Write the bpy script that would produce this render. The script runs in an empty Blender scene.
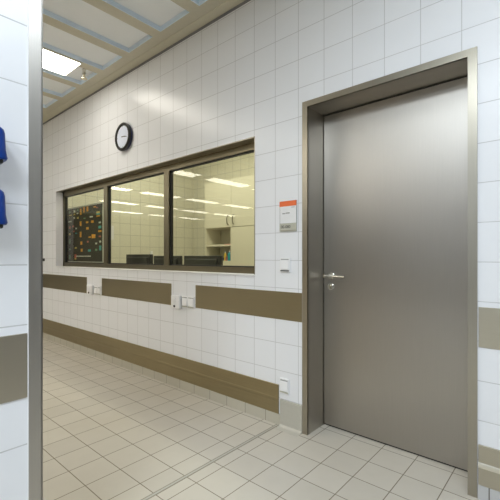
import bpy, bmesh, math, random
from mathutils import Vector, Matrix
random.seed(4)
C = bpy.context.scene.collection
sc = bpy.context.scene

# ------------------------------------------------------------------ measures (metres)
H = 1.2203            # eye height
YW = 2.1815           # face of the main wall
ZC = 3.235            # underside of the ceiling ribs
XL = -1.386           # face of the left wall beside the camera
XL2 = -1.630          # its other face
YL = 0.4955           # its end
YG = 2.275            # window frame front
YD = 2.390            # door leaf front
XO = -5.90            # office left wall
YO = 5.00             # office back wall

# ------------------------------------------------------------------ materials
def new_mat(name):
    m = bpy.data.materials.new(name); m.use_nodes = True
    return m, m.node_tree, m.node_tree.nodes['Principled BSDF']

def plain(name, col, rough=0.5, metal=0.0, spec=0.5, noise=0.04, nscale=30.0):
    m, nt, b = new_mat(name)
    N = nt.nodes; L = nt.links
    tc = N.new('ShaderNodeNewGeometry')
    nz = N.new('ShaderNodeTexNoise'); nz.inputs['Scale'].default_value = nscale; nz.inputs['Detail'].default_value = 2
    L.new(tc.outputs['Position'], nz.inputs['Vector'])
    mx = N.new('ShaderNodeMix'); mx.data_type = 'RGBA'
    mx.inputs['A'].default_value = tuple(c*(1-noise) for c in col[:3])+(1,)
    mx.inputs['B'].default_value = tuple(min(1, c*(1+noise)) for c in col[:3])+(1,)
    L.new(nz.outputs['Fac'], mx.inputs['Factor'])
    L.new(mx.outputs['Result'], b.inputs['Base Color'])
    b.inputs['Roughness'].default_value = rough; b.inputs['Metallic'].default_value = metal
    b.inputs['Specular IOR Level'].default_value = spec
    return m

def steel(name, col, rough=0.34, grain=(220, 220, 6), var=0.10, aniso=0.0, tang=(0, 0, 1)):
    """brushed stainless steel; grain = noise frequency per axis, low along the brushing"""
    m, nt, b = new_mat(name)
    N = nt.nodes; L = nt.links
    g = N.new('ShaderNodeNewGeometry')
    mp = N.new('ShaderNodeMapping'); mp.inputs['Scale'].default_value = grain
    L.new(g.outputs['Position'], mp.inputs['Vector'])
    nz = N.new('ShaderNodeTexNoise'); nz.inputs['Scale'].default_value = 1.0; nz.inputs['Detail'].default_value = 3
    L.new(mp.outputs['Vector'], nz.inputs['Vector'])
    big = N.new('ShaderNodeTexNoise'); big.inputs['Scale'].default_value = 2.2; big.inputs['Detail'].default_value = 3
    L.new(g.outputs['Position'], big.inputs['Vector'])
    ad = N.new('ShaderNodeMath'); ad.operation = 'MULTIPLY_ADD'; ad.inputs[1].default_value = 0.55
    L.new(nz.outputs['Fac'], ad.inputs[0]);
    hf = N.new('ShaderNodeMath'); hf.operation = 'MULTIPLY'; hf.inputs[1].default_value = 0.45
    L.new(big.outputs['Fac'], hf.inputs[0]); L.new(hf.outputs[0], ad.inputs[2])
    mx = N.new('ShaderNodeMix'); mx.data_type = 'RGBA'
    mx.inputs['A'].default_value = tuple(c*(1-var) for c in col)+(1,)
    mx.inputs['B'].default_value = tuple(min(1, c*(1+var)) for c in col)+(1,)
    L.new(ad.outputs[0], mx.inputs['Factor']); L.new(mx.outputs['Result'], b.inputs['Base Color'])
    rr = N.new('ShaderNodeMapRange'); rr.inputs['To Min'].default_value = rough*0.86; rr.inputs['To Max'].default_value = rough*1.14
    L.new(ad.outputs[0], rr.inputs['Value']); L.new(rr.outputs['Result'], b.inputs['Roughness'])
    b.inputs['Metallic'].default_value = 1.0
    if aniso:
        b.inputs['Anisotropic'].default_value = aniso
        tv = N.new('ShaderNodeCombineXYZ')
        for i in range(3): tv.inputs[i].default_value = tang[i]
        L.new(tv.outputs[0], b.inputs['Tangent'])
    return m

def tile_mat(name, axes, col, grout, gw=0.0035, rough=0.18, var=0.02, bump=0.25, grime=0.0, grime_col=(.5, .42, .25), split=None):
    """square tiles; axes = ((axis, offset, pitch), (axis, offset, pitch)) in world metres;
    split=(x, offset2): left of world x the first axis uses offset2"""
    m, nt, b = new_mat(name)
    N = nt.nodes; L = nt.links
    g = N.new('ShaderNodeNewGeometry'); sp = N.new('ShaderNodeSeparateXYZ')
    L.new(g.outputs['Position'], sp.inputs[0])
    def math_(op, a, c=None):
        n = N.new('ShaderNodeMath'); n.operation = op
        for i, v in enumerate((a, c)):
            if v is None: continue
            if isinstance(v, (int, float)): n.inputs[i].default_value = v
            else: L.new(v, n.inputs[i])
        return n.outputs[0]
    dist = []; ids = []
    for q, (ax, off, pit) in enumerate(axes):
        p = sp.outputs[ax]
        if q == 0 and split:
            lt = math_('LESS_THAN', p, split[0])
            offv = math_('ADD', math_('MULTIPLY', lt, split[1]-off), off)
            s = math_('DIVIDE', math_('SUBTRACT', p, offv), pit)
        else:
            s = math_('DIVIDE', math_('SUBTRACT', p, off), pit)
        fr = math_('FRACT', s); ids.append(math_('FLOOR', s))
        dist.append(math_('MULTIPLY', math_('MINIMUM', fr, math_('SUBTRACT', 1.0, fr)), pit))
    d = math_('MINIMUM', dist[0], dist[1])
    mr = N.new('ShaderNodeMapRange'); mr.interpolation_type = 'SMOOTHSTEP'
    mr.inputs['From Min'].default_value = gw*0.30; mr.inputs['From Max'].default_value = gw*0.62
    L.new(d, mr.inputs['Value'])
    cmb = N.new('ShaderNodeCombineXYZ'); L.new(ids[0], cmb.inputs[0]); L.new(ids[1], cmb.inputs[1])
    wn = N.new('ShaderNodeTexWhiteNoise'); wn.noise_dimensions = '2D'; L.new(cmb.outputs[0], wn.inputs['Vector'])
    nz = N.new('ShaderNodeTexNoise'); nz.inputs['Scale'].default_value = 14; nz.inputs['Detail'].default_value = 5
    L.new(g.outputs['Position'], nz.inputs['Vector'])
    v = math_('ADD', math_('MULTIPLY', math_('SUBTRACT', wn.outputs['Value'], .5), 2*var),
              math_('MULTIPLY', math_('SUBTRACT', nz.outputs['Fac'], .5), 2*var))
    hs = N.new('ShaderNodeHueSaturation'); hs.inputs['Color'].default_value = tuple(col)+(1,)
    L.new(math_('ADD', v, 1.0), hs.inputs['Value'])
    colout = hs.outputs['Color']
    if grime:
        gn = N.new('ShaderNodeTexNoise'); gn.inputs['Scale'].default_value = 1.6; gn.inputs['Detail'].default_value = 6
        L.new(g.outputs['Position'], gn.inputs['Vector'])
        gm = N.new('ShaderNodeMix'); gm.data_type = 'RGBA'
        gr = N.new('ShaderNodeMapRange'); gr.inputs['From Min'].default_value = .4; gr.inputs['From Max'].default_value = .75
        gr.inputs['To Max'].default_value = grime
        L.new(gn.outputs['Fac'], gr.inputs['Value']); L.new(gr.outputs['Result'], gm.inputs['Factor'])
        L.new(colout, gm.inputs['A']); gm.inputs['B'].default_value = tuple(grime_col)+(1,)
        colout = gm.outputs['Result']
    mx = N.new('ShaderNodeMix'); mx.data_type = 'RGBA'; mx.inputs['A'].default_value = tuple(grout)+(1,)
    L.new(mr.outputs['Result'], mx.inputs['Factor']); L.new(colout, mx.inputs['B'])
    L.new(mx.outputs['Result'], b.inputs['Base Color'])
    r2 = N.new('ShaderNodeMapRange'); r2.inputs['To Min'].default_value = .8; r2.inputs['To Max'].default_value = rough
    L.new(mr.outputs['Result'], r2.inputs['Value']); L.new(r2.outputs['Result'], b.inputs['Roughness'])
    bp = N.new('ShaderNodeBump'); bp.inputs['Strength'].default_value = bump; bp.inputs['Distance'].default_value = .002
    L.new(mr.outputs['Result'], bp.inputs['Height']); L.new(bp.outputs['Normal'], b.inputs['Normal'])
    return m

def emit(name, col, s):
    m, nt, b = new_mat(name)
    b.inputs['Base Color'].default_value = (.9, .9, .9, 1)
    b.inputs['Emission Color'].default_value = tuple(col)+(1,); b.inputs['Emission Strength'].default_value = s
    return m

def glass_mat(name, tint, ior=1.5):
    m = bpy.data.materials.new(name); m.use_nodes = True
    nt = m.node_tree; N = nt.nodes; L = nt.links; N.clear()
    o = N.new('ShaderNodeOutputMaterial'); mx = N.new('ShaderNodeMixShader')
    t = N.new('ShaderNodeBsdfTransparent'); t.inputs['Color'].default_value = tuple(tint)+(1,)
    gl = N.new('ShaderNodeBsdfGlossy'); gl.inputs['Roughness'].default_value = 0.0
    gl.inputs['Color'].default_value = (1, 1, 1, 1)
    lw = N.new('ShaderNodeLayerWeight'); lw.inputs['Blend'].default_value = .5
    pw = N.new('ShaderNodeMath'); pw.operation = 'POWER'; pw.inputs[1].default_value = 5
    L.new(lw.outputs['Facing'], pw.inputs[0])
    f = N.new('ShaderNodeMath'); f.operation = 'MULTIPLY_ADD'; f.inputs[1].default_value = .97; f.inputs[2].default_value = .027
    L.new(pw.outputs[0], f.inputs[0])
    L.new(f.outputs[0], mx.inputs[0]); L.new(t.outputs[0], mx.inputs[1]); L.new(gl.outputs[0], mx.inputs[2])
    L.new(mx.outputs[0], o.inputs['Surface'])
    return m

ZJ = 2.9922           # a horizontal tile joint
PX = 0.20234          # wall tile pitch
M = {}
GROUT = (.55, .55, .56)
M['tile'] = tile_mat('white wall tile', ((0, -2.4715, PX), (2, ZJ, .2)), (.82, .83, .86), GROUT, gw=.0042, rough=.28, var=.012)
M['tile_side'] = tile_mat('white wall tile side', ((1, .455, PX), (2, ZJ, .2)), (.82, .83, .86), GROUT, gw=.0042, rough=.28, var=.012)
M['tile_office'] = tile_mat('cream office tile', ((1, 2.35, .2), (2, ZJ, .2)), (.74, .71, .58), (.38, .36, .28), gw=.005, rough=.3)
M['tile_office_back'] = tile_mat('cream office tile back', ((0, -5.0, .2), (2, ZJ, .2)), (.74, .71, .58), (.38, .36, .28), gw=.005, rough=.3)
M['floor'] = tile_mat('beige floor tile', ((0, -1.5415, .2032), (1, 1.9308, .2028)), (.59, .55, .48), (.20, .165, .115), gw=.0052, rough=.42,
                      var=.035, bump=.3, grime=.35, grime_col=(.47, .42, .33), split=(-1.63, -1.9675))
M['skirt'] = tile_mat('grey skirting tile', ((0, -1.5415, .2032), (2, -.3, .9)), (.49, .46, .38), (.22, .2, .16), gw=.005, rough=.4)
M['skirt_white'] = tile_mat('pale skirting tile', ((0, -.325, .2), (2, -.3, .9)), (.52, .52, .52), (.15, .14, .12), gw=.006, rough=.35)
M['stone'] = plain('grey stone skirting', (.47, .45, .39), .5, noise=.05, nscale=60)
M['steel_door'] = steel('brushed steel door', (.455, .43, .395), .38, (320, 320, 5), aniso=.75, tang=(1, 0, 0))
M['steel_reveal'] = steel('brushed steel reveal', (.50, .47, .42), .42, (260, 260, 4))
M['steel_casing'] = steel('brushed steel casing', (.46, .44, .41), .38, (260, 260, 4))
M['steel_frame'] = steel('brushed steel frame', (.39, .36, .30), .30, (260, 260, 4))
M['steel_band'] = steel('brushed steel band', (.31, .27, .18), .33, (5, 5, 320), var=.12)  # olive tone of the reflected surroundings put into the base colour
M['steel_kick'] = steel('brushed steel kick plate', (.33, .275, .165), .34, (4, 4, 260), var=.28)  # brown of its reflections put into the base colour
M['steel_band_lit'] = steel('brushed steel band lit tone', (.52, .48, .39), .36, (5, 5, 320), var=.08)  # paler copy of the band steel, brighter reflection put into its colour
M['steel_bead_highlight'] = steel('steel bead painted highlight', (.82, .79, .70), .36, (5, 5, 320), var=.05)  # light stripe along the bead put into a paler base colour
M['steel_band_near_lit'] = steel('brushed steel near band lit tone', (.50, .46, .38), .36, (5, 5, 320), var=.08)  # paler copy of the band steel, reflection near the camera painted in
M['steel_window'] = steel('steel window frame', (.21, .185, .125), .34, (60, 60, 60))
M['steel_light'] = steel('polished steel', (.78, .76, .70), .18, (40, 40, 40), var=.04)
M['white_metal'] = plain('white painted metal', (.84, .84, .85), .35)
M['lining_reflection'] = plain('steel reveal painted reflection', (.78, .78, .80), .35)  # pale colour stands for steel reflecting the lit hall
M['ceiling_rib'] = plain('beige ceiling rib', (.59, .555, .445), .55)
M['ceiling_panel'] = plain('grey ceiling panel', (.91, .93, .94), .6, nscale=5, noise=.02)
M['ceiling_side_daylit'] = plain('rib side daylight tint', (.74, .86, 1.0), .4)  # bluish daylight on the rib sides put into the colour
M['soffit'] = plain('pale soffit strip', (.62, .58, .46), .5)
M['gap_shade'] = plain('dark strip for gap shade', (.22, .22, .23), .6)
M['black'] = plain('black rubber', (.012, .012, .012), .5)
M['black_plastic'] = plain('black plastic', (.010, .010, .011), .4)
M['dark_grey'] = plain('dark grey plastic', (.020, .020, .020), .5)
M['white_plastic'] = plain('white plastic', (.87, .87, .88), .3)
M['grey_print'] = plain('grey print', (.34, .34, .33), .6)
M['dark_print'] = plain('dark print', (.08, .08, .075), .6)
M['clock_face'] = plain('clock face', (.72, .77, .90), .3)
M['clock_rim'] = plain('black clock rim', (.010, .010, .010), .3)
M['clock_side'] = plain('dark blue clock side', (.03, .035, .10), .35)
M['orange'] = plain('orange print', (.87, .17, .045), .45)
M['paper'] = plain('white paper', (.80, .80, .81), .55)
M['plate_beige'] = plain('beige number plate', (.50, .49, .41), .45)
M['blue'] = plain('glossy blue plastic', (.001, .034, .23), .3, spec=.35, noise=.15, nscale=60)
M['office_paint'] = plain('cream office ceiling', (.75, .73, .64), .7)
M['cabinet'] = plain('cream cabinet laminate', (.75, .71, .56), .38, noise=.02)
M['cabinet_in'] = plain('cream cabinet inside', (.62, .59, .46), .5)
M['desk'] = plain('pale desk laminate', (.55, .52, .45), .4)
M['board'] = plain('dark board felt', (.020, .018, .015), .6, noise=.2)
M['board_frame'] = plain('aluminium board frame', (.62, .63, .62), .35, metal=.3)
M['lamp'] = emit('fluorescent diffuser', (1.0, .955, .85), 9)
M['lamp_body'] = plain('lamp housing', (.75, .72, .6), .4)
M['brass'] = plain('chrome and brass', (.75, .70, .55), .2, metal=1)
M['glass'] = glass_mat('window glass', (.955, .965, .875))
M['screed'] = plain('grey passage wall', (.20, .19, .175), .7)

# ------------------------------------------------------------------ mesh helpers
def box(bm, x0, x1, y0, y1, z0, z1):
    v = [bm.verts.new((x, y, z)) for x in (x0, x1) for y in (y0, y1) for z in (z0, z1)]
    for f in ((0, 1, 3, 2), (4, 6, 7, 5), (0, 4, 5, 1), (2, 3, 7, 6), (0, 2, 6, 4), (1, 5, 7, 3)):
        bm.faces.new([v[i] for i in f])

def boxes(*bs):
    bm = bmesh.new()
    for b in bs: box(bm, *b)
    return bm

def bevel(bm, w, seg=2):
    bmesh.ops.bevel(bm, geom=list(bm.edges), offset=w, segments=seg, affect='EDGES', profile=.5, clamp_overlap=True)
    return bm

def cyl(bm, p0, p1, r0, r1=None, n=24, caps=True):
    r1 = r0 if r1 is None else r1
    p0, p1 = Vector(p0), Vector(p1); d = (p1-p0).normalized()
    a = d.orthogonal().normalized(); b = d.cross(a)
    A = [bm.verts.new(p0+(a*math.cos(t)+b*math.sin(t))*r0) for t in [2*math.pi*i/n for i in range(n)]]
    B = [bm.verts.new(p1+(a*math.cos(t)+b*math.sin(t))*r1) for t in [2*math.pi*i/n for i in range(n)]]
    for i in range(n): bm.faces.new((A[i], A[(i+1) % n], B[(i+1) % n], B[i]))
    if caps: bm.faces.new(A[::-1]); bm.faces.new(B)

def lathe(bm, origin, axis, prof, n=48):
    """prof = [(radius, height along axis)]"""
    o = Vector(origin); d = Vector(axis).normalized(); a = d.orthogonal().normalized(); b = d.cross(a)
    rings = []
    for r, h in prof:
        if r < 1e-6: rings.append([bm.verts.new(o+d*h)])
        else: rings.append([bm.verts.new(o+d*h+(a*math.cos(t)+b*math.sin(t))*r) for t in [2*math.pi*i/n for i in range(n)]])
    for R, S in zip(rings, rings[1:]):
        for i in range(n):
            j = (i+1) % n
            if len(R) == 1 and len(S) > 1: bm.faces.new((R[0], S[j], S[i]))
            elif len(S) == 1 and len(R) > 1: bm.faces.new((R[i], R[j], S[0]))
            elif len(R) > 1: bm.faces.new((R[i], R[j], S[j], S[i]))

def tube(bm, pts, r, n=12):
    pts = [Vector(p) for p in pts]; rings = []
    for i, p in enumerate(pts):
        d = (pts[min(i+1, len(pts)-1)]-pts[max(i-1, 0)]).normalized()
        a = d.cross(Vector((0.13, 0.21, .97))).normalized(); b = d.cross(a)
        rings.append([bm.verts.new(p+(a*math.cos(t)+b*math.sin(t))*r) for t in [2*math.pi*k/n for k in range(n)]])
    for R, S in zip(rings, rings[1:]):
        for k in range(n): bm.faces.new((R[k], R[(k+1) % n], S[(k+1) % n], S[k]))
    bm.faces.new(rings[0][::-1]); bm.faces.new(rings[-1])

def base(o):
    v = Vector((0, 0, 0))
    while o is not None:
        v += Vector(o.location); o = o.parent
    return v

def obj(name, bm, mat, parent=None, smooth=False, label=None):
    bmesh.ops.recalc_face_normals(bm, faces=bm.faces)
    if parent is not None: bmesh.ops.translate(bm, verts=bm.verts, vec=-base(parent))
    me = bpy.data.meshes.new(name); bm.to_mesh(me); bm.free()
    me.materials.append(mat if not isinstance(mat, str) else M[mat])
    if smooth:
        for p in me.polygons: p.use_smooth = True
        me.set_sharp_from_angle(angle=math.radians(35))
    o = bpy.data.objects.new(name, me); C.objects.link(o)
    if parent is not None:
        o.parent = parent
    if label: o['label'] = label
    return o

def tag(o, label, cat, group=None, kind=None):
    o['label'] = label; o['category'] = cat
    if group: o['group'] = group
    if kind: o['kind'] = kind
    return o

def thing(name, label, cat, loc=(0, 0, 0), group=None, kind=None):
    o = bpy.data.objects.new(name, None); C.objects.link(o); o.location = loc
    o.empty_display_size = .05
    return tag(o, label, cat, group, kind)

def struct(name, bm, mat, label, cat):
    return tag(obj(name, bm, mat), label, cat, kind='structure')

def dup(root, delta, label=None, group=None):
    r = root.copy(); C.objects.link(r); r.location = Vector(root.location)+Vector(delta)
    if label: r['label'] = label
    if group: r['group'] = group
    for ch in list(root.children):
        c = ch.copy(); C.objects.link(c); c.parent = r
        for g in list(ch.children):
            d = g.copy(); C.objects.link(d); d.parent = c
    return r

def text_mesh(name, s, size, loc, mat, parent, align='CENTER', depth=.0004):
    cu = bpy.data.curves.new(name, 'FONT'); cu.body = s; cu.size = size; cu.extrude = depth
    cu.align_x = align; cu.align_y = 'CENTER'
    t = bpy.data.objects.new(name+'_tmp', cu); C.objects.link(t)
    dg = bpy.context.evaluated_depsgraph_get()
    me = bpy.data.meshes.new_from_object(t.evaluated_get(dg)); bpy.data.objects.remove(t)
    R = Matrix.Translation(Vector(loc)-base(parent)) @ Matrix.Rotation(math.radians(90), 4, 'X')
    me.transform(R)
    me.materials.clear(); me.materials.append(M[mat])
    o = bpy.data.objects.new(name, me); C.objects.link(o)
    o.parent = parent
    return o

# ------------------------------------------------------------------ setting: shell
XH, YB, XR = -17.6, -9.6, 1.55           # hall left end, hall back, right wall of the passage
YP = -3.4                                 # back of the passage
WX0, WX1, WZ0, WZ1 = -5.584, -1.857, 1.073, 2.143
DX0, DX1, DZ = -1.412, -0.388, 2.272
TW = .15
struct('floor', boxes((XH-.2, XR+.2, YB-.2, YO+.2, -.12, 0)), 'floor', 'beige square tiled floor with dark grout', 'floor')
Y2 = YW+TW
struct('wall_front', boxes(
    (XH, WX0, YW, Y2, 0, ZC+.1), (WX0, WX1, YW, Y2, WZ1, ZC+.1), (WX0, WX1, YW, Y2, 0, WZ0),
    (WX1, DX0, YW, Y2, 0, ZC+.1), (DX0, DX1, YW, Y2, DZ, ZC+.1), (DX1, XR, YW, Y2, 0, ZC+.1)),
    'tile', 'white square tiled wall holding the long window and the steel door', 'wall')
struct('wall_left', boxes((XL2, XL, YP, YL-.003, 0, ZC)), 'tile_side', 'white tiled wall end at the left edge with the blue holders', 'wall')
struct('wall_right', boxes((XR, XR+.15, YP, Y2, 0, ZC+.1)), 'screed', 'grey wall on the right of the passage', 'wall')
struct('wall_back', boxes((XL, XR, YP-.15, YP, 0, ZC+.1)), 'screed', 'dark wall closing the passage behind the viewer', 'wall')
struct('wall_hall_left', boxes((XH-.15, XH, YB, Y2, 0, ZC+.1)), 'screed', 'far grey end wall of the hall', 'wall')
struct('wall_hall_back', boxes((XH, XL2, YB-.15, YB, 0, ZC+.1)), 'screed', 'grey rear wall of the hall', 'wall')
struct('wall_hall_right', boxes((XL2, XL2+.15, YB, YP-.15, 0, ZC+.1)), 'tile_side', 'tiled side wall of the hall', 'wall')

# ceiling: ribs with recessed panels running away from the window wall
bm = bmesh.new(); PIT = .5235; D_ = .040
YE = 1.987
x_hi = []                                 # (pan left edge, pan right edge)
k = 0
while True:
    a = -1.757-PIT*k
    if a < XH+.2: break
    x_hi.append((a, a+.402)); k += 1
bs = []
# ribs
edges = sorted(x_hi)
prev = XH
for a, b in edges:
    if a > prev: bs.append((prev, a, YB, YE, ZC, ZC+D_))
    prev = b
bs.append((prev, XR, YB, YE, ZC, ZC+D_))
bs.append((XH, XR, YE, YW+.02, ZC, ZC+D_))
ce = struct('ceiling', boxes(*bs), 'ceiling_rib', 'beige metal ceiling with deep recessed panels and daylight-tinted rib sides', 'ceiling')
pan = boxes((XH, XR, YB, YW, ZC+D_, ZC+D_+.05))
po = obj('ceiling_panel', pan, 'ceiling_panel', ce)
# thin side strips tinted for bluish daylight inside every pan (far side and wall end)
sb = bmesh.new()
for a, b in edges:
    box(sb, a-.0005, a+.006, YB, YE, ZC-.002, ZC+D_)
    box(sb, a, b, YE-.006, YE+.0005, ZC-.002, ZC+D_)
obj('daylit_rib_side', sb, 'ceiling_side_daylit', ce)
struct('trim_1', boxes((XH, XR, 2.088, YW, ZC-.006, ZC+.01)), 'soffit', 'pale strip where the ceiling meets the tiled wall', 'trim')
struct('trim_2', boxes((XH, XR, YW-.003, YW+.01, 3.206, ZC-.004)), 'gap_shade', 'dark strip for gap shade along the top of the tiled wall', 'trim')  # proud dark strip stands for the shade in the wall-top gap

# expansion joint in the floor
tr = thing('trim_3', 'double line expansion joint crossing the floor tiles', 'trim', (XL2, 1, 0), kind='structure')
obj('joint_filler', boxes((-1.6365, -1.6235, -3, YW-.012, -.002, .0012)), 'stone', tr)
for x in (-1.6395, -1.6205): obj('joint_edge', boxes((x-.003, x+.003, -3, YW-.012, -.002, .0016)), plain('joint line', (.30, .27, .21), .6), tr)

# steel casing on the wall end
bm = boxes((XL-.001, XL+.004, .4530, YL, 0, ZC), (XL2-.004, XL+.004, YL-.003, YL+.001, 0, ZC), (XL2-.004, XL2+.001, .4530, YL, 0, ZC))
struct('trim_4', bm, 'steel_casing', 'tall brushed steel corner casing on the end of the left wall', 'trim')
struct('trim_5', boxes((XL-.001, XL+.0025, .4495, .4535, 0, ZC)), 'white_plastic', 'thin white sealant line beside the steel corner casing', 'trim')

# skirting
struct('baseboard_front', boxes((XH, -1.612, YW-.012, YW+.002, 0, .078)), 'skirt', 'low grey skirting tiles under the long kick plate', 'skirting')
struct('baseboard_middle', bevel(boxes((-1.612, -1.424, YW-.012, YW+.002, 0, .190)), .002), 'stone', 'tall grey stone skirting block left of the door frame', 'skirting')
struct('baseboard_right', boxes((-.374, XR, YW-.010, YW+.002, 0, .072)), 'skirt_white', 'pale skirting tiles right of the door frame', 'skirting')
bm = bmesh.new()
pts = [(YW-.012, .012), (YW-.02, .006), (YW-.035, .002), (YW-.075, .0008), (YW-.075, -.001), (YW-.010, -.001)]
for x0, x1 in ((-1.612, -1.424),):
    A = [bm.verts.new((x0, y, z)) for y, z in pts]; B = [bm.verts.new((x1, y, z)) for y, z in pts]
    for i in range(len(pts)):
        j = (i+1) % len(pts); bm.faces.new((A[i], A[j], B[j], B[i]))
    bm.faces.new(A[::-1]); bm.faces.new(B)
struct('trim_6', bm, plain('cove tile', (.56, .53, .46), .4), 'pale coved floor tile at the foot of the stone skirting block', 'trim')

# ------------------------------------------------------------------ window
w = thing('window_1', 'long three pane interior window in a brushed steel frame', 'window', ((WX0+WX1)/2, YW, WZ0), kind='structure')
T_ = .006
obj('reveal_lining', boxes((WX0, WX1, YW-.003, YG+.05, WZ1-T_, WZ1)), 'steel_frame', w)
obj('reveal_lining', boxes((WX0, WX0+T_, YW-.003, YG+.05, WZ0, WZ1)), 'lining_reflection', w, label='steel side lining, pale with painted reflection')
obj('reveal_lining', boxes((WX1-T_, WX1, YW-.003, YG+.05, WZ0, WZ1)), 'steel_frame', w)
obj('window_sill', bevel(boxes((WX0-.004, WX1+.004, YW-.012, YG+.05, WZ0-.003, WZ0+.008)), .002), 'white_metal', w, label='pale sill edge')
FZ0, FZ1 = WZ0+.008, WZ1-T_
fr = boxes((WX0+T_, WX1-T_, YG, YG+.05, FZ1-.058, FZ1), (WX0+T_, WX1-T_, YG, YG+.05, FZ0, FZ0+.050),
           (WX0+T_, WX0+.052, YG, YG+.05, FZ0, FZ1), (WX1-.052, WX1-T_, YG, YG+.05, FZ0, FZ1))
obj('window_frame', fr, 'steel_window', w)
MU = [(-4.385, -4.297), (-3.150, -3.066)]
for a, b in MU:
    obj('mullion', bevel(boxes((a, b, YG-.004, YG+.05, FZ0+.05, FZ1-.058)), .003), 'steel_window', w)
panes = [(WX0+.052, MU[0][0]), (MU[0][1], MU[1][0]), (MU[1][1], WX1-.052)]
PZ0, PZ1 = FZ0+.050, FZ1-.058
for a, b in panes:
    gk = boxes((a, b, YG+.012, YG+.04, PZ1-.010, PZ1), (a, b, YG+.012, YG+.04, PZ0, PZ0+.010),
               (a, a+.016, YG+.012, YG+.04, PZ0, PZ1), (b-.012, b, YG+.012, YG+.04, PZ0, PZ1))
    obj('gasket', gk, 'black', w)
    obj('pane', boxes((a+.004, b-.004, YG+.024, YG+.030, PZ0+.004, PZ1-.004)), 'glass', w)

# ------------------------------------------------------------------ door
d = thing('door_1', 'tall brushed stainless steel door set deep in a steel frame', 'door', ((DX0+DX1)/2, YW, 0), kind='structure')
FX0, FX1 = -1.4225, -0.3765; RX0, RX1 = -1.381, -0.419; RZ = 2.243; FZ = 2.2815
bm = bmesh.new()
# folded sheet: face, returns and reveal in one mesh
box(bm, FX0, RX0, YW-.010, YW+.004, 0, FZ); box(bm, RX1, FX1, YW-.010, YW+.004, 0, FZ); box(bm, RX0, RX1, YW-.010, YW+.004, RZ, FZ)
obj('door_frame', bm, 'steel_frame', d)
bm = bmesh.new()
box(bm, RX0-.02, RX0, YW-.008, YD+.05, 0, RZ+.002); box(bm, RX1, RX1+.02, YW-.008, YD+.05, 0, RZ+.002); box(bm, RX0-.02, RX1+.02, YW-.0085, YD+.05, RZ, RZ+.02)
obj('frame_reveal', bm, 'steel_reveal', d)
lf = obj('door_leaf', bevel(boxes((RX0+.004, RX1-.004, YD, YD+.042, .012, RZ-.008)), .0012, 1), 'steel_door', d)
obj('gap_seal', boxes((RX0, RX1, YD+.012, YD+.05, .0, .02), (RX0, RX1, YD+.012, YD+.05, RZ-.018, RZ), (RX0, RX0+.010, YD+.012, YD+.05, 0, RZ)), 'black', d)
hx, hz = -1.318, 1.081
bm = bmesh.new(); lathe(bm, (hx, YD+.0005, hz), (0, -1, 0), [(0, 0), (.026, 0), (.026, .006), (.023, .009), (0, .009)], 32)
hd = obj('door_handle', bm, 'steel_light', d, smooth=True)
bm = bmesh.new()
tube(bm, [(hx, YD-.008, hz), (hx, YD-.030, hz), (hx, YD-.045, hz), (hx, YD-.060, hz)], .0095, 14)
tube(bm, [(hx-.030, YD-.054, hz), (hx-.026, YD-.057, hz), (hx+.05, YD-.058, hz), (hx+.112, YD-.058, hz), (hx+.128, YD-.056, hz)], .0095, 14)
obj('lever', bm, 'steel_light', hd, smooth=True)
bm = bmesh.new(); lathe(bm, (-1.3215, YD+.0005, 1.005), (0, -1, 0), [(0, 0), (.025, 0), (.025, .006), (.022, .009), (0, .009)], 32)
lk = obj('lock_rose', bm, 'steel_light', d, smooth=True)
bm = boxes((-1.3245, -1.3185, YD-.016, YD-.008, .990, 1.003)); cyl(bm, (-1.3215, YD-.008, 1.011), (-1.3215, YD-.016, 1.011), .0085)
obj('lock_cylinder', bm, 'brass', lk)

# ------------------------------------------------------------------ steel wall guards
def guard(name, x0, x1, z0, z1, label, mat='steel_band', group=None, th=.004, bead=False, cat='wall guard'):
    if not bead:
        return tag(obj(name, bevel(boxes((x0, x1, YW-th, YW+.001, z0, z1)), .0012, 1), mat), label, cat, group)
    t = thing(name, label, cat, ((x0+x1)/2, YW, z0), group)
    obj('plate', bevel(boxes((x0, x1, YW-th, YW, z0, z1)), .0012, 1), mat, t)
    zb = z0+(z1-z0)*.50
    bm = bmesh.new()
    prof = [(YW-th+.001, zb-.016), (YW-th-.001, zb-.012), (YW-th-.0022, zb-.004), (YW-th-.0022, zb+.004), (YW-th-.001, zb+.012), (YW-th+.001, zb+.016)]
    A = [bm.verts.new((x0, y, z)) for y, z in prof]; B = [bm.verts.new((x1, y, z)) for y, z in prof]
    for i in range(len(prof)):
        j = (i+1) % len(prof); bm.faces.new((A[i], A[j], B[j], B[i]))
    bm.faces.new(A[::-1]); bm.faces.new(B)
    obj('bead', bm, 'steel_bead_highlight' if mat == 'steel_band_lit' else mat, t, smooth=True)
    return t
G1 = 'stainless steel bands at waist height'
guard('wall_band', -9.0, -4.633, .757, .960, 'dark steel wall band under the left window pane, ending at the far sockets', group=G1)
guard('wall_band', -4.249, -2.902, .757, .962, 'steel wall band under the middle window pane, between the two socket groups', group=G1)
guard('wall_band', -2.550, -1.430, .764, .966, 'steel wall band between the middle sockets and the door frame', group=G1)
guard('wall_band', -.372, XR-.02, .762, .965, 'short steel wall band right of the door frame', 'steel_band_lit', group=G1)
tag(obj('wall_band', bevel(boxes((XL-.001, XL+.004, -2.9, .4490, .749, .964)), .0012, 1), 'steel_band_near_lit'),
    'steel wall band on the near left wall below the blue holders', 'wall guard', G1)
guard('kick_plate', -9.0, -1.628, .077, .288, 'long steel kick plate tinted by brown reflections, low on the wall under the window', 'steel_kick', 'steel kick plates near the floor', .010, True, 'kick plate')
guard('kick_plate', -.372, XR-.02, .070, .272, 'short steel kick plate right of the door frame', 'steel_band_lit', 'steel kick plates near the floor', .010, True, 'kick plate')

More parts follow.
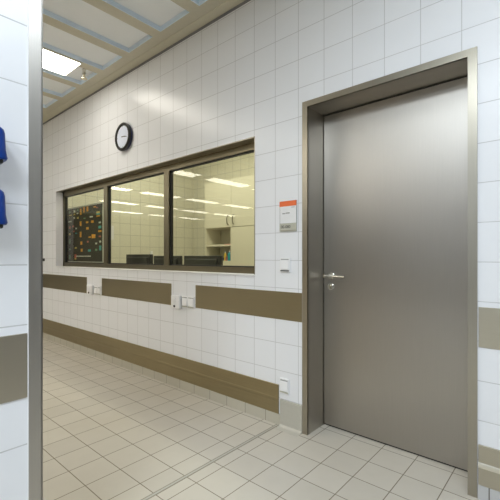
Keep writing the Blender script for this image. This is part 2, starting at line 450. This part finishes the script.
# ------------------------------------------------------------------ wall fittings
def socket(x0, x1, z0, z1, label, th=.011, dark='dark_print'):
    t = thing('wall_socket', label, 'wall socket', ((x0+x1)/2, YW, (z0+z1)/2), 'white sockets with hinged covers')
    W = x1-x0; Hh = z1-z0
    obj('back_plate', bevel(boxes((x0, x1, YW-th, YW+.001, z0, z1)), .003), 'white_plastic', t)
    bm = bmesh.new()
    a, b_ = x0+W*.10, x1-W*.10; zt, zb = z1-Hh*.20, z0+Hh*.20
    A = [(a, YW-th, zt), (b_, YW-th, zt), (b_, YW-th-.004, zt), (a, YW-th-.004, zt), (a, YW-th, zb), (b_, YW-th, zb), (b_, YW-th-.008, zb), (a, YW-th-.008, zb)]
    v = [bm.verts.new(p) for p in A]
    for f in ((0, 1, 2, 3), (4, 7, 6, 5), (0, 3, 7, 4), (1, 5, 6, 2), (3, 2, 6, 7), (0, 4, 5, 1)): bm.faces.new([v[i] for i in f])
    bevel(bm, .002, 1)
    obj('hinged_cover', bm, 'white_plastic', t)
    obj('name_strip', boxes((a, b_, YW-th-.001, YW-th+.001, z1-Hh*.155, z1-Hh*.085)), 'grey_print', t)
    obj('cover_slot', boxes((a-.002, b_+.004, YW-th-.004, YW-th+.001, z0+Hh*.07, z0+Hh*.15)), dark, t)
    return t
socket(-1.612, -1.527, 1.106, 1.212, 'white socket at handle height between the window and the door frame')
socket(-1.615, -1.537, .236, .345, 'white socket low on the wall above the grey stone skirting', dark='plate_beige')
socket(-2.735, -2.650, .752, .858, 'white socket beside the middle white box, left of its pair', dark='plate_beige')
socket(-2.648, -2.563, .752, .858, 'white socket next to the steel band, right of the middle pair', dark='plate_beige')
socket(-4.425, -4.345, .757, .857, 'far white socket beside the far white box, left of its pair', dark='plate_beige')
socket(-4.343, -4.263, .757, .857, 'far white socket next to the long steel band, right of the far pair', dark='plate_beige')

def wall_box(x0, x1, z0, z1, label):
    t = thing('wall_box', label, 'junction box', ((x0+x1)/2, YW, (z0+z1)/2), 'white boxes beside the sockets')
    obj('housing', bevel(boxes((x0, x1, YW-.036, YW+.001, z0, z1)), .010, 3), 'white_plastic', t, smooth=True)
    bm = bmesh.new(); lathe(bm, ((x0+x1)/2-.01, YW-.035, z1-.042), (0, -1, 0), [(0, 0), (.028, 0), (.028, .004), (.024, .007), (0, .008)], 28)
    obj('cap', bm, 'white_metal', t, smooth=True)
    bm = bmesh.new(); cyl(bm, ((x0+x1)/2-.005, YW-.035, z0+.024), ((x0+x1)/2-.005, YW-.041, z0+.024), .011)
    obj('button', bm, 'black_plastic', t)
    return t
wall_box(-2.868, -2.742, .735, .858, 'white protruding box left of the middle pair of sockets')
wall_box(-4.575, -4.440, .752, .872, 'far white protruding box left of the far pair of sockets')

hk = thing('wall_hook', 'tiny dark metal hook on the far tiled wall beside the steel corner casing', 'hook', (-6.03, YW, 1.165))
bm = bmesh.new(); tube(bm, [(-6.03, YW+.001, 1.17), (-6.03, YW-.03, 1.17), (-6.03, YW-.045, 1.175), (-6.03, YW-.05, 1.19)], .008)
obj('prong', bm, 'dark_grey', hk, smooth=True)
obj('base_plate', bevel(boxes((-6.07, -5.99, YW-.006, YW+.001, 1.150, 1.190)), .002, 1), 'dark_grey', hk)

# clock
cx, cz, cr = -3.722, 2.525, .153
ck = thing('wall_clock', 'round black rimmed wall clock with white face above the window', 'clock', (cx, YW, cz))
bm = bmesh.new(); lathe(bm, (cx, YW+.001, cz), (0, -1, 0), [(0, 0), (cr-.012, 0), (cr-.004, .012), (cr, .030), (cr-.002, .040)], 64)
obj('case', bm, 'clock_side', ck, smooth=True)
bm = bmesh.new(); lathe(bm, (cx, YW+.001, cz), (0, -1, 0), [(cr+.0005, .026), (cr-.001, .042), (cr-.012, .050), (cr-.026, .048), (cr-.034, .038), (cr-.034, .026)], 64)
obj('rim', bm, 'clock_rim', ck, smooth=True)
bm = bmesh.new(); lathe(bm, (cx, YW-.033, cz), (0, -1, 0), [(0, .002), (cr-.025, .002), (cr-.025, 0), (0, 0)], 64)
obj('clock_face', bm, 'clock_face', ck)
for i in range(12):
    bm = bmesh.new()
    a = i*math.pi/6; r0, r1, hw = cr-.048, cr-.033, (.004 if i % 3 == 0 else .0022)
    s, c_ = math.sin(a), math.cos(a)
    v = [bm.verts.new((cx+s*r+c_*h, YW-.0358, cz+c_*r-s*h)) for r, h in ((r0, -hw), (r1, -hw), (r1, hw), (r0, hw))]
    bm.faces.new(v)
    obj('hour_mark', bm, 'grey_print', ck)
def hand(name, ang, ln, hw, y):
    s, c_ = math.sin(ang), math.cos(ang); bm = bmesh.new()
    lo = [(-.02, -hw), (ln, -hw*.6), (ln, hw*.6), (-.02, hw)]
    A = [bm.verts.new((cx+s*r+c_*h, y, cz+c_*r-s*h)) for r, h in lo]
    B = [bm.verts.new((cx+s*r+c_*h, y+.0012, cz+c_*r-s*h)) for r, h in lo]
    bm.faces.new(A); bm.faces.new(B[::-1])
    for i in range(4): bm.faces.new((A[i], B[i], B[(i+1) % 4], A[(i+1) % 4]))
    return obj(name, bm, 'dark_print', ck)
hand('hour_hand', math.radians(95), .062, .005, YW-.0385)
hand('minute_hand', math.radians(100), .090, .0035, YW-.0405)

# door sign
sx0, sx1, sz0, sz1 = -1.617, -1.470, 1.398, 1.616
ds = thing('door_sign', 'small door sign with orange header, white sheet and beige number plate', 'sign', ((sx0+sx1)/2, YW, sz0))
obj('back_plate', bevel(boxes((sx0, sx1, YW-.008, YW+.001, sz0, sz1)), .001, 1), plain('sign backing', (.42, .43, .42), .4), ds)
obj('header', boxes((sx0+.001, sx1-.001, YW-.0100, YW-.007, sz1-.038, sz1-.001)), 'orange', ds, label='orange header strip')
sh = obj('paper_sheet', boxes((sx0+.006, sx1-.003, YW-.0092, YW-.007, sz0+.059, sz1-.038)), 'paper', ds, label='white paper insert')
obj('number_plate', boxes((sx0+.001, sx1-.001, YW-.0100, YW-.007, sz0+.001, sz0+.058)), 'plate_beige', ds, label='beige number plate')
yy = YW-.0108
text_mesh('room_number', '00-080', .030, (sx0+.055, yy, sz0+.033), 'dark_print', ds)
obj('plate_edge', boxes((sx0+.012, sx1-.006, yy, yy+.002, sz0+.004, sz0+.010)), plain('dark plate edge', (.28, .27, .21), .5), ds)  # darker strip along the bottom of the number plate
pr = []
for x0, x1, z, h in ((sx0+.103, sx0+.133, sz1-.048, .004), (sx0+.026, sx0+.052, sz1-.089, .008), (sx0+.055, sx0+.090, sz1-.087, .008)):
    pr.append((x0, x1, YW-.0098, YW-.0085, z-h/2, z+h/2))
for q in pr: obj('print_line', boxes(q), 'grey_print', sh)

# blue holders on the left wall
def holder(zc, h, label):
    t = thing('wall_holder', label, 'holder', (XL, .30, zc), 'blue holders on the left wall')
    bm = bmesh.new()
    # cross-section in plan (rounded front), lofted with a domed top
    def ring(z, sc_, dep, y1):
        pts = []
        y0 = .215
        n = 8
        r = .022*sc_
        P = [(XL-.002, y1), (XL+dep-r, y1)]
        for i in range(1, n+1):
            a = math.pi/2*(1-i/n); P.append((XL+dep-r+r*math.cos(a), y1-r+r*math.sin(a)))
        for i in range(0, n+1):
            a = -math.pi/2*i/n; P.append((XL+dep-r+r*math.cos(a), y0+r+r*math.sin(a)))
        P.append((XL-.002, y0))
        return [bm.verts.new((x, y, z)) for x, y in P]
    z1 = zc+h/2; z0 = zc-h/2
    R = [ring(z0, 1, .078, .3725), ring(z0+.006, 1, .080, .3755), ring(z0+.03, 1, .078, .3715), ring(z1-.022, 1, .076, .3695), ring(z1-.010, 1, .073, .3670), ring(z1-.003, .9, .066, .3610), ring(z1, .7, .055, .352)]
    for A, B in zip(R, R[1:]):
        for i in range(len(A)):
            j = (i+1) % len(A); bm.faces.new((A[i], A[j], B[j], B[i]))
    bm.faces.new(R[0][::-1]); bm.faces.new(R[-1])
    obj('cover', bm, 'blue', t, smooth=True)
    bm = boxes((XL-.001, XL+.070, .225, .362, z0-.012, z0+.002)); bevel(bm, .004, 2)
    obj('underside', bm, 'black_plastic', t, label='black underside')
    return t
holder(1.568, .104, 'glossy blue wall holder with black underside, the upper one at the left edge')
holder(1.373, .110, 'glossy blue wall holder with black underside, the lower one at the left edge')

# ------------------------------------------------------------------ hall lamps
lx = -4.065
def lamp(x, y1, label, group=None):
    t = thing('ceiling_light', label, 'ceiling light', (x, y1, ZC), group)
    obj('housing', boxes((x-.200, x+.200, y1-1.44, y1+.01, ZC-.012, ZC+.03)), 'lamp_body', t)
    obj('diffuser', boxes((x-.188, x+.188, y1-1.425, y1-.005, ZC-.016, ZC-.010)), 'lamp', t)
    return t
first = lamp(lx, 1.76, 'bright rectangular ceiling light in the ribbed ceiling beside the steel corner casing')
for c, lxx in enumerate((-4.065, -7.12, -10.20, -12.78, -15.36)):
    for r in range(6):
        if r < (1, 1, 1, 2, 3)[c]: continue
        g = 'ceiling lights of the hall seen as streaks in the window glass'
        dup(first, (lxx-lx, -1.85*r, 0), 'rectangular hall ceiling light, showing only as a streak mirrored in the window', g)

# sprinkler in the ceiling near the lamp
s = thing('sprinkler_head', 'small metal sprinkler head hanging from the ceiling beside the bright light', 'sprinkler', (-4.07, 1.885, ZC))
bm = bmesh.new(); lathe(bm, (-4.07, 1.885, ZC+.055), (0, 0, -1), [(0, 0), (.045, 0), (.040, .012), (.018, .016), (.018, .060), (.022, .062), (.022, .075), (.012, .078), (0, .078)], 24)
obj('body', bm, 'steel_light', s, smooth=True)
bm = bmesh.new()
for sg in (-1, 1): tube(bm, [(-4.07+sg*.012, 1.885, ZC-.018), (-4.07+sg*.018, 1.885, ZC-.035), (-4.07+sg*.010, 1.885, ZC-.055), (-4.07, 1.885, ZC-.062)], .006, 8)
lathe(bm, (-4.07, 1.885, ZC-.060), (0, 0, -1), [(0, 0), (.032, .001), (.032, .006), (0, .008)], 20)
obj('deflector', bm, 'brass', s, smooth=True)

# ------------------------------------------------------------------ office behind the window
struct('wall_office_left', boxes((XO-.15, XO, Y2, YO, 0, 3.40)), 'tile_office', 'cream tiled side wall of the office behind the glass', 'wall')
struct('wall_office_back', boxes((XO-.15, -1.5, YO, YO+.15, 0, 3.40)), 'tile_office_back', 'cream tiled rear wall of the office behind the glass', 'wall')
struct('wall_office_right', boxes((-1.62, -1.5, Y2, YO, 0, 3.40)), 'tile_office', 'cream side wall of the office hidden past the window end', 'wall')
struct('ceiling_office', boxes((XO-.15, -1.5, Y2, YO+.15, 3.40, 3.5)), 'office_paint', 'cream ceiling of the office behind the glass', 'ceiling')

# desk with monitors
DY0 = 2.50
dk = thing('desk', 'long pale desk in the office behind the window holding the monitors', 'desk', (-3.7, 2.95, 0))
obj('desk_top', bevel(boxes((-5.85, -1.75, 2.345, 3.30, .715, .750)), .003, 1), 'desk', dk)
for x in (-5.78, -3.8, -1.85):
    obj('leg', boxes((x-.03, x+.03, 2.55, 2.61, 0, .716)), 'dark_grey', dk)
    obj('leg', boxes((x-.03, x+.03, 3.18, 3.24, 0, .716)), 'dark_grey', dk)
def monitor(x0, x1, ztop, y, label):
    xc = (x0+x1)/2
    t = thing('monitor', label, 'monitor', (xc, y, .75), 'computer monitors seen from behind')
    b = bevel(boxes((x0, x1, y, y+.035, ztop-.36, ztop)), .006, 2)
    obj('housing', b, 'black_plastic', t, smooth=True)
    obj('rear_cover', bevel(boxes((x0+.05, x1-.05, y-.022, y+.004, ztop-.30, ztop-.035)), .015, 3), 'dark_grey', t, smooth=True)
    obj('screen', boxes((x0+.012, x1-.012, y+.0345, y+.0365, ztop-.345, ztop-.015)), 'black', t)
    obj('stand', boxes((xc-.04, xc+.04, y-.03, y-.005, .765, ztop-.2)), 'black_plastic', t)
    bm = bmesh.new(); lathe(bm, (xc, y+.01, .75), (0, 0, 1), [(0, 0), (.12, 0), (.12, .008), (.10, .016), (0, .018)], 36)
    obj('stand_base', bm, 'black_plastic', t, smooth=True)
    return t
monitor(-4.680, -4.085, 1.248, 2.75, 'black monitor back behind the middle pane, left of the three')
monitor(-4.030, -3.490, 1.228, 2.75, 'black monitor back partly hidden by the right mullion, middle of the three')
monitor(-3.425, -2.815, 1.228, 2.75, 'black monitor back low in the right pane, right of the three')

# cabinets on the back wall
CY = 4.6
uc = thing('wall_cabinet', 'cream two door upper cupboard with bow handles in the office', 'cabinet', (-4.458, CY, 1.728))
obj('carcass', boxes((-5.125, -3.79, CY+.02, YO-.002, 1.728, 2.55)), 'cabinet', uc)
for x0, x1, hx_ in ((-5.125, -4.461, -4.525), (-4.455, -3.79, -4.391)):
    dd = obj('door', bevel(boxes((x0, x1, CY, CY+.019, 1.729, 2.548)), .0015, 1), 'cabinet', uc)
    bm = bmesh.new(); tube(bm, [(hx_, CY+.001, 1.93), (hx_, CY-.025, 1.92), (hx_, CY-.034, 1.885), (hx_, CY-.036, 1.85), (hx_, CY-.034, 1.815), (hx_, CY-.025, 1.78), (hx_, CY+.001, 1.77)], .008, 10)
    obj('handle', bm, 'steel_window', dd, smooth=True)
tcab = thing('tall_cupboard', 'cream tall cupboard door below the upper cupboard, right of the open shelves', 'cabinet', (-4.12, CY, 0))
obj('carcass', boxes((-4.455, -3.79, CY+.02, YO-.002, .0, 1.722)), 'cabinet', tcab)
obj('door', bevel(boxes((-4.452, -3.79, CY, CY+.019, .08, 1.720)), .0015, 1), 'cabinet', tcab)
osf = thing('shelf_unit', 'cream open shelf unit below the upper cupboard in the office', 'shelf', (-4.79, CY, 0))
obj('side_panel', boxes((-5.125, -5.105, CY+.01, YO-.002, 0, 1.724)), 'cabinet', osf)
obj('side_panel', boxes((-4.478, -4.458, CY+.01, YO-.002, 0, 1.724)), 'cabinet', osf)
obj('back_panel', boxes((-5.105, -4.478, YO-.015, YO-.002, 0, 1.724)), 'cabinet_in', osf)
obj('shelf', boxes((-5.105, -4.478, CY+.012, YO-.015, 1.400, 1.422)), 'cabinet', osf)
obj('shelf', boxes((-5.105, -4.478, CY+.012, YO-.015, 1.118, 1.146)), 'cabinet', osf)
obj('door', boxes((-5.105, -4.478, CY+.012, CY+.03, .08, 1.117)), 'cabinet', osf)
# things on the shelves
tag(obj('paper_stack', bevel(boxes((-4.66, -4.49, CY+.04, CY+.26, 1.422, 1.440)), .002, 1), plain('pink paper', (.75, .42, .33), .6)), 'flat stack of pinkish papers on the upper open shelf', 'paper')
tag(obj('paper_stack', bevel(boxes((-5.00, -4.70, CY+.05, CY+.28, 1.422, 1.432)), .002, 1), plain('cream paper', (.78, .74, .62), .6)), 'thin pale stack of papers on the left of the upper open shelf', 'paper')
def bottle(x, y, z, r, h, mat, label):
    t = thing('bottle', label, 'bottle', (x, y, z))
    bm = bmesh.new(); lathe(bm, (x, y, z), (0, 0, 1), [(0, 0), (r, 0), (r, h*.68), (r*.45, h*.82), (r*.4, h*.9), (0, h*.9)], 24)
    obj('bottle_body', bm, mat, t, smooth=True)
    bm = bmesh.new(); cyl(bm, (x, y, z+h*.89), (x, y, z+h), r*.5, n=18); obj('cap', bm, 'white_plastic', t)
M['teal'] = plain('teal plastic', (.01, .30, .34), .35); M['yellow'] = plain('yellow plastic', (.75, .50, .06), .4); M['navy'] = plain('dark blue plastic', (.02, .04, .12), .4)
bottle(-4.540, CY+.05, 1.146, .034, .17, 'teal', 'small teal bottle on the lower open shelf beside the cupboard')
bottle(-4.655, CY+.06, 1.146, .022, .16, 'yellow', 'small yellow bottle on the lower open shelf')
tag(obj('storage_box', bevel(boxes((-4.625, -4.582, CY+.03, CY+.12, 1.146, 1.215)), .004, 2), plain('rose cardboard', (.42, .16, .14), .6)), 'small reddish box between the bottles on the lower shelf', 'box')
tag(obj('file_holder', bevel(boxes((-4.79, -4.70, CY+.06, CY+.30, 1.146, 1.200)), .004, 2), 'navy'), 'low dark tray left of the bottles on the lower shelf', 'tray')

# notices on the office side wall
def onwall(y0, y1, z0, z1, name, mat, label, cat, th=.003):
    return tag(obj(name, boxes((XO-.001, XO+th, y0, y1, z0, z1)), mat), label, cat)
t = thing('notice', 'small white and blue notice on the tiled office wall beside the left mullion', 'notice', (XO, 3.18, 1.5))
obj('sheet', boxes((XO-.001, XO+.004, 3.135, 3.235, 1.50, 1.74)), 'paper', t)
obj('blue_panel', boxes((XO+.003, XO+.006, 3.140, 3.185, 1.55, 1.71)), plain('pale blue print', (.25, .45, .72), .5), t)
onwall(3.95, 4.0, 1.26, 1.32, 'wall_glint', 'white_plastic', 'tiny block painting a white sensor low on the tiled office wall above the monitors', 'glint', .02)  # small white block stands for a glint

# planning board just behind the left pane
BY = 2.40
bx0, bx1, bz0, bz1 = -5.800, -4.625, 1.128, 1.935
pb = thing('planning_board', 'dark upright planning board in a pale frame behind the left window pane', 'board', ((bx0+bx1)/2, BY, bz0))
obj('panel', boxes((bx0+.02, bx1-.02, BY, BY+.03, bz0+.02, bz1-.02)), 'board', pb)
obj('frame', boxes((bx0, bx0+.022, BY-.006, BY+.036, bz0, bz1), (bx1-.028, bx1, BY-.006, BY+.036, bz0, bz1), (bx0+.02, bx1-.02, BY-.005, BY+.036, bz0, bz0+.022), (bx0+.02, bx1-.02, BY-.005, BY+.036, bz1-.015, bz1)), 'board_frame', pb)
for x in (bx0+.1, bx1-.1):
    obj('foot', boxes((x-.03, x+.03, BY-.01, BY+.22, .7503, .765), (x-.015, x+.015, BY+.036, BY+.06, .7503, bz1-.1)), 'board_frame', pb)
ws = []
xx = bx0+.38
while xx < bx0+.80:
    l = random.choice((.018, .028, .04)); ws.append((xx, xx+l, BY-.003, BY+.001, bz0+.088, bz0+.103)); xx += l+.012
obj('print_line', boxes(*ws), 'paper', pb)
# cards: (fraction across, fraction down, width, height, colour)
CARD = [
 (.10,.055,.05,.035,'green'),(.12,.115,.09,.022,'yellow'),(.24,.055,.055,.05,'white'),(.24,.11,.05,.03,'yellow'),(.33,.10,.05,.03,'white'),(.34,.04,.03,.03,'green'),
 (.425,.08,.045,.135,'orange'),(.515,.055,.045,.12,'orange'),(.61,.05,.05,.105,'orange'),(.80,.035,.07,.03,'orange'),(.86,.055,.05,.02,'red'),
 (.10,.235,.11,.028,'white'),(.23,.175,.05,.04,'white'),(.34,.185,.05,.04,'yellow'),(.53,.21,.06,.022,'green'),(.71,.20,.09,.03,'white'),
 (.89,.14,.10,.035,'yellow'),(.89,.17,.10,.035,'teal'),(.89,.205,.10,.025,'orange'),
 (.42,.30,.05,.10,'orange'),(.60,.29,.07,.035,'orange'),(.74,.29,.07,.05,'orange'),(.93,.32,.06,.03,'white'),
 (.10,.35,.05,.05,'red'),(.20,.335,.05,.04,'red'),(.29,.38,.05,.035,'white'),(.22,.43,.05,.03,'red'),(.61,.40,.07,.05,'orange'),(.93,.40,.08,.05,'teal'),(.29,.47,.05,.025,'teal'),
 (.10,.475,.05,.045,'yellow'),(.42,.50,.05,.12,'orange'),(.93,.47,.09,.035,'orange'),(.77,.55,.11,.08,'orange'),(.67,.56,.06,.03,'orange'),(.93,.56,.06,.03,'red'),
 (.10,.62,.05,.10,'green'),(.44,.66,.055,.07,'orange'),(.62,.64,.045,.035,'red'),(.94,.65,.05,.04,'white'),(.84,.68,.05,.035,'white'),
 (.28,.745,.06,.03,'yellow'),(.45,.79,.055,.065,'orange'),(.66,.80,.08,.045,'teal'),(.84,.79,.06,.04,'green'),(.94,.76,.06,.10,'teal'),(.10,.77,.05,.04,'green'),
 (.10,.92,.05,.09,'green'),(.27,.90,.06,.08,'red'),(.27,.95,.05,.03,'yellow'),
]
CC = {'orange': (.80, .36, .035), 'yellow': (.72, .56, .16), 'white': (.66, .70, .70), 'green': (.16, .34, .20), 'red': (.62, .15, .12), 'teal': (.06, .38, .40)}
for k_ in CC: M['card_'+k_] = plain(k_+' card', CC[k_], .6)
IW, IH = bx1-bx0-.08, bz1-bz0-.04
seen = {}
ordn = ['first', 'second', 'third', 'fourth', 'fifth', 'sixth', 'seventh', 'eighth', 'ninth', 'tenth', 'eleventh', 'twelfth', 'thirteenth', 'fourteenth', 'fifteenth', 'sixteenth']
by_col = {}
for c in CARD: by_col.setdefault(c[4], []).append(c)
for col, L_ in by_col.items():
    L_.sort(key=lambda c: (round(c[1]*8), c[0]))
    for i, (fx, fz, cw, chh, _) in enumerate(L_):
        x = bx0+.05+fx*IW; z = bz1-.02-fz*IH
        hh = chh*IH*.85; ww = cw*IW*.85
        lab = '%s %s card on the dark planning board, %s %s card from its top' % (col, 'upright' if hh > ww else 'flat', ordn[i], col)
        tag(obj('board_card', boxes((x-ww/2, x+ww/2, BY-.003, BY+.0005, z-hh/2, z+hh/2)), 'card_'+col), lab, 'card', 'coloured cards on the planning board')

# ------------------------------------------------------------------ light
def area(name, loc, sx, sy, power, col, rot=(0, 0, 0)):
    l = bpy.data.lights.new(name, 'AREA'); l.shape = 'RECTANGLE'; l.size = sx; l.size_y = sy; l.energy = power; l.color = col
    o = bpy.data.objects.new(name, l); C.objects.link(o); o.location = loc; o.rotation_euler = rot
    return o
area('passage_fill_light', (-.42, -.80, ZC-.03), 1.1, .6, 38, (.83, .92, 1.0))  # unseen ceiling lamp, placed to mirror in the door top and cool the wall
area('passage_fill_light', (.35, .95, ZC-.03), 1.2, .4, 20, (.83, .92, 1.0))  # added unseen lamp to lighten the main wall
area('passage_fill_light', (.30, -2.40, ZC-.03), 1.4, .6, 90, (.80, .90, 1.0))  # added lamp far behind the camera, brightens the lower main wall evenly
area('office_light', (-4.6, 3.5, 3.36), 1.2, .4, 21, (1.0, .98, .92))
area('office_light', (-2.9, 3.5, 3.36), 1.2, .4, 21, (1.0, .98, .92))

wd = bpy.data.worlds.new('World'); sc.world = wd; wd.use_nodes = True
wd.node_tree.nodes['Background'].inputs[0].default_value = (.8, .85, 1, 1)
wd.node_tree.nodes['Background'].inputs[1].default_value = .05

# ------------------------------------------------------------------ camera
cam = bpy.data.cameras.new('Camera'); co = bpy.data.objects.new('Camera', cam); C.objects.link(co)
co.location = (0, 0, H); co.rotation_euler = (math.radians(90), 0, .718776)
cam.sensor_width = 36; cam.lens = 36*373/500; cam.shift_y = 6.44/500; cam.clip_start = .02
sc.camera = co
sc.view_settings.view_transform = 'Standard'
sc.view_settings.look = 'None'
sc.view_settings.exposure = 0.3
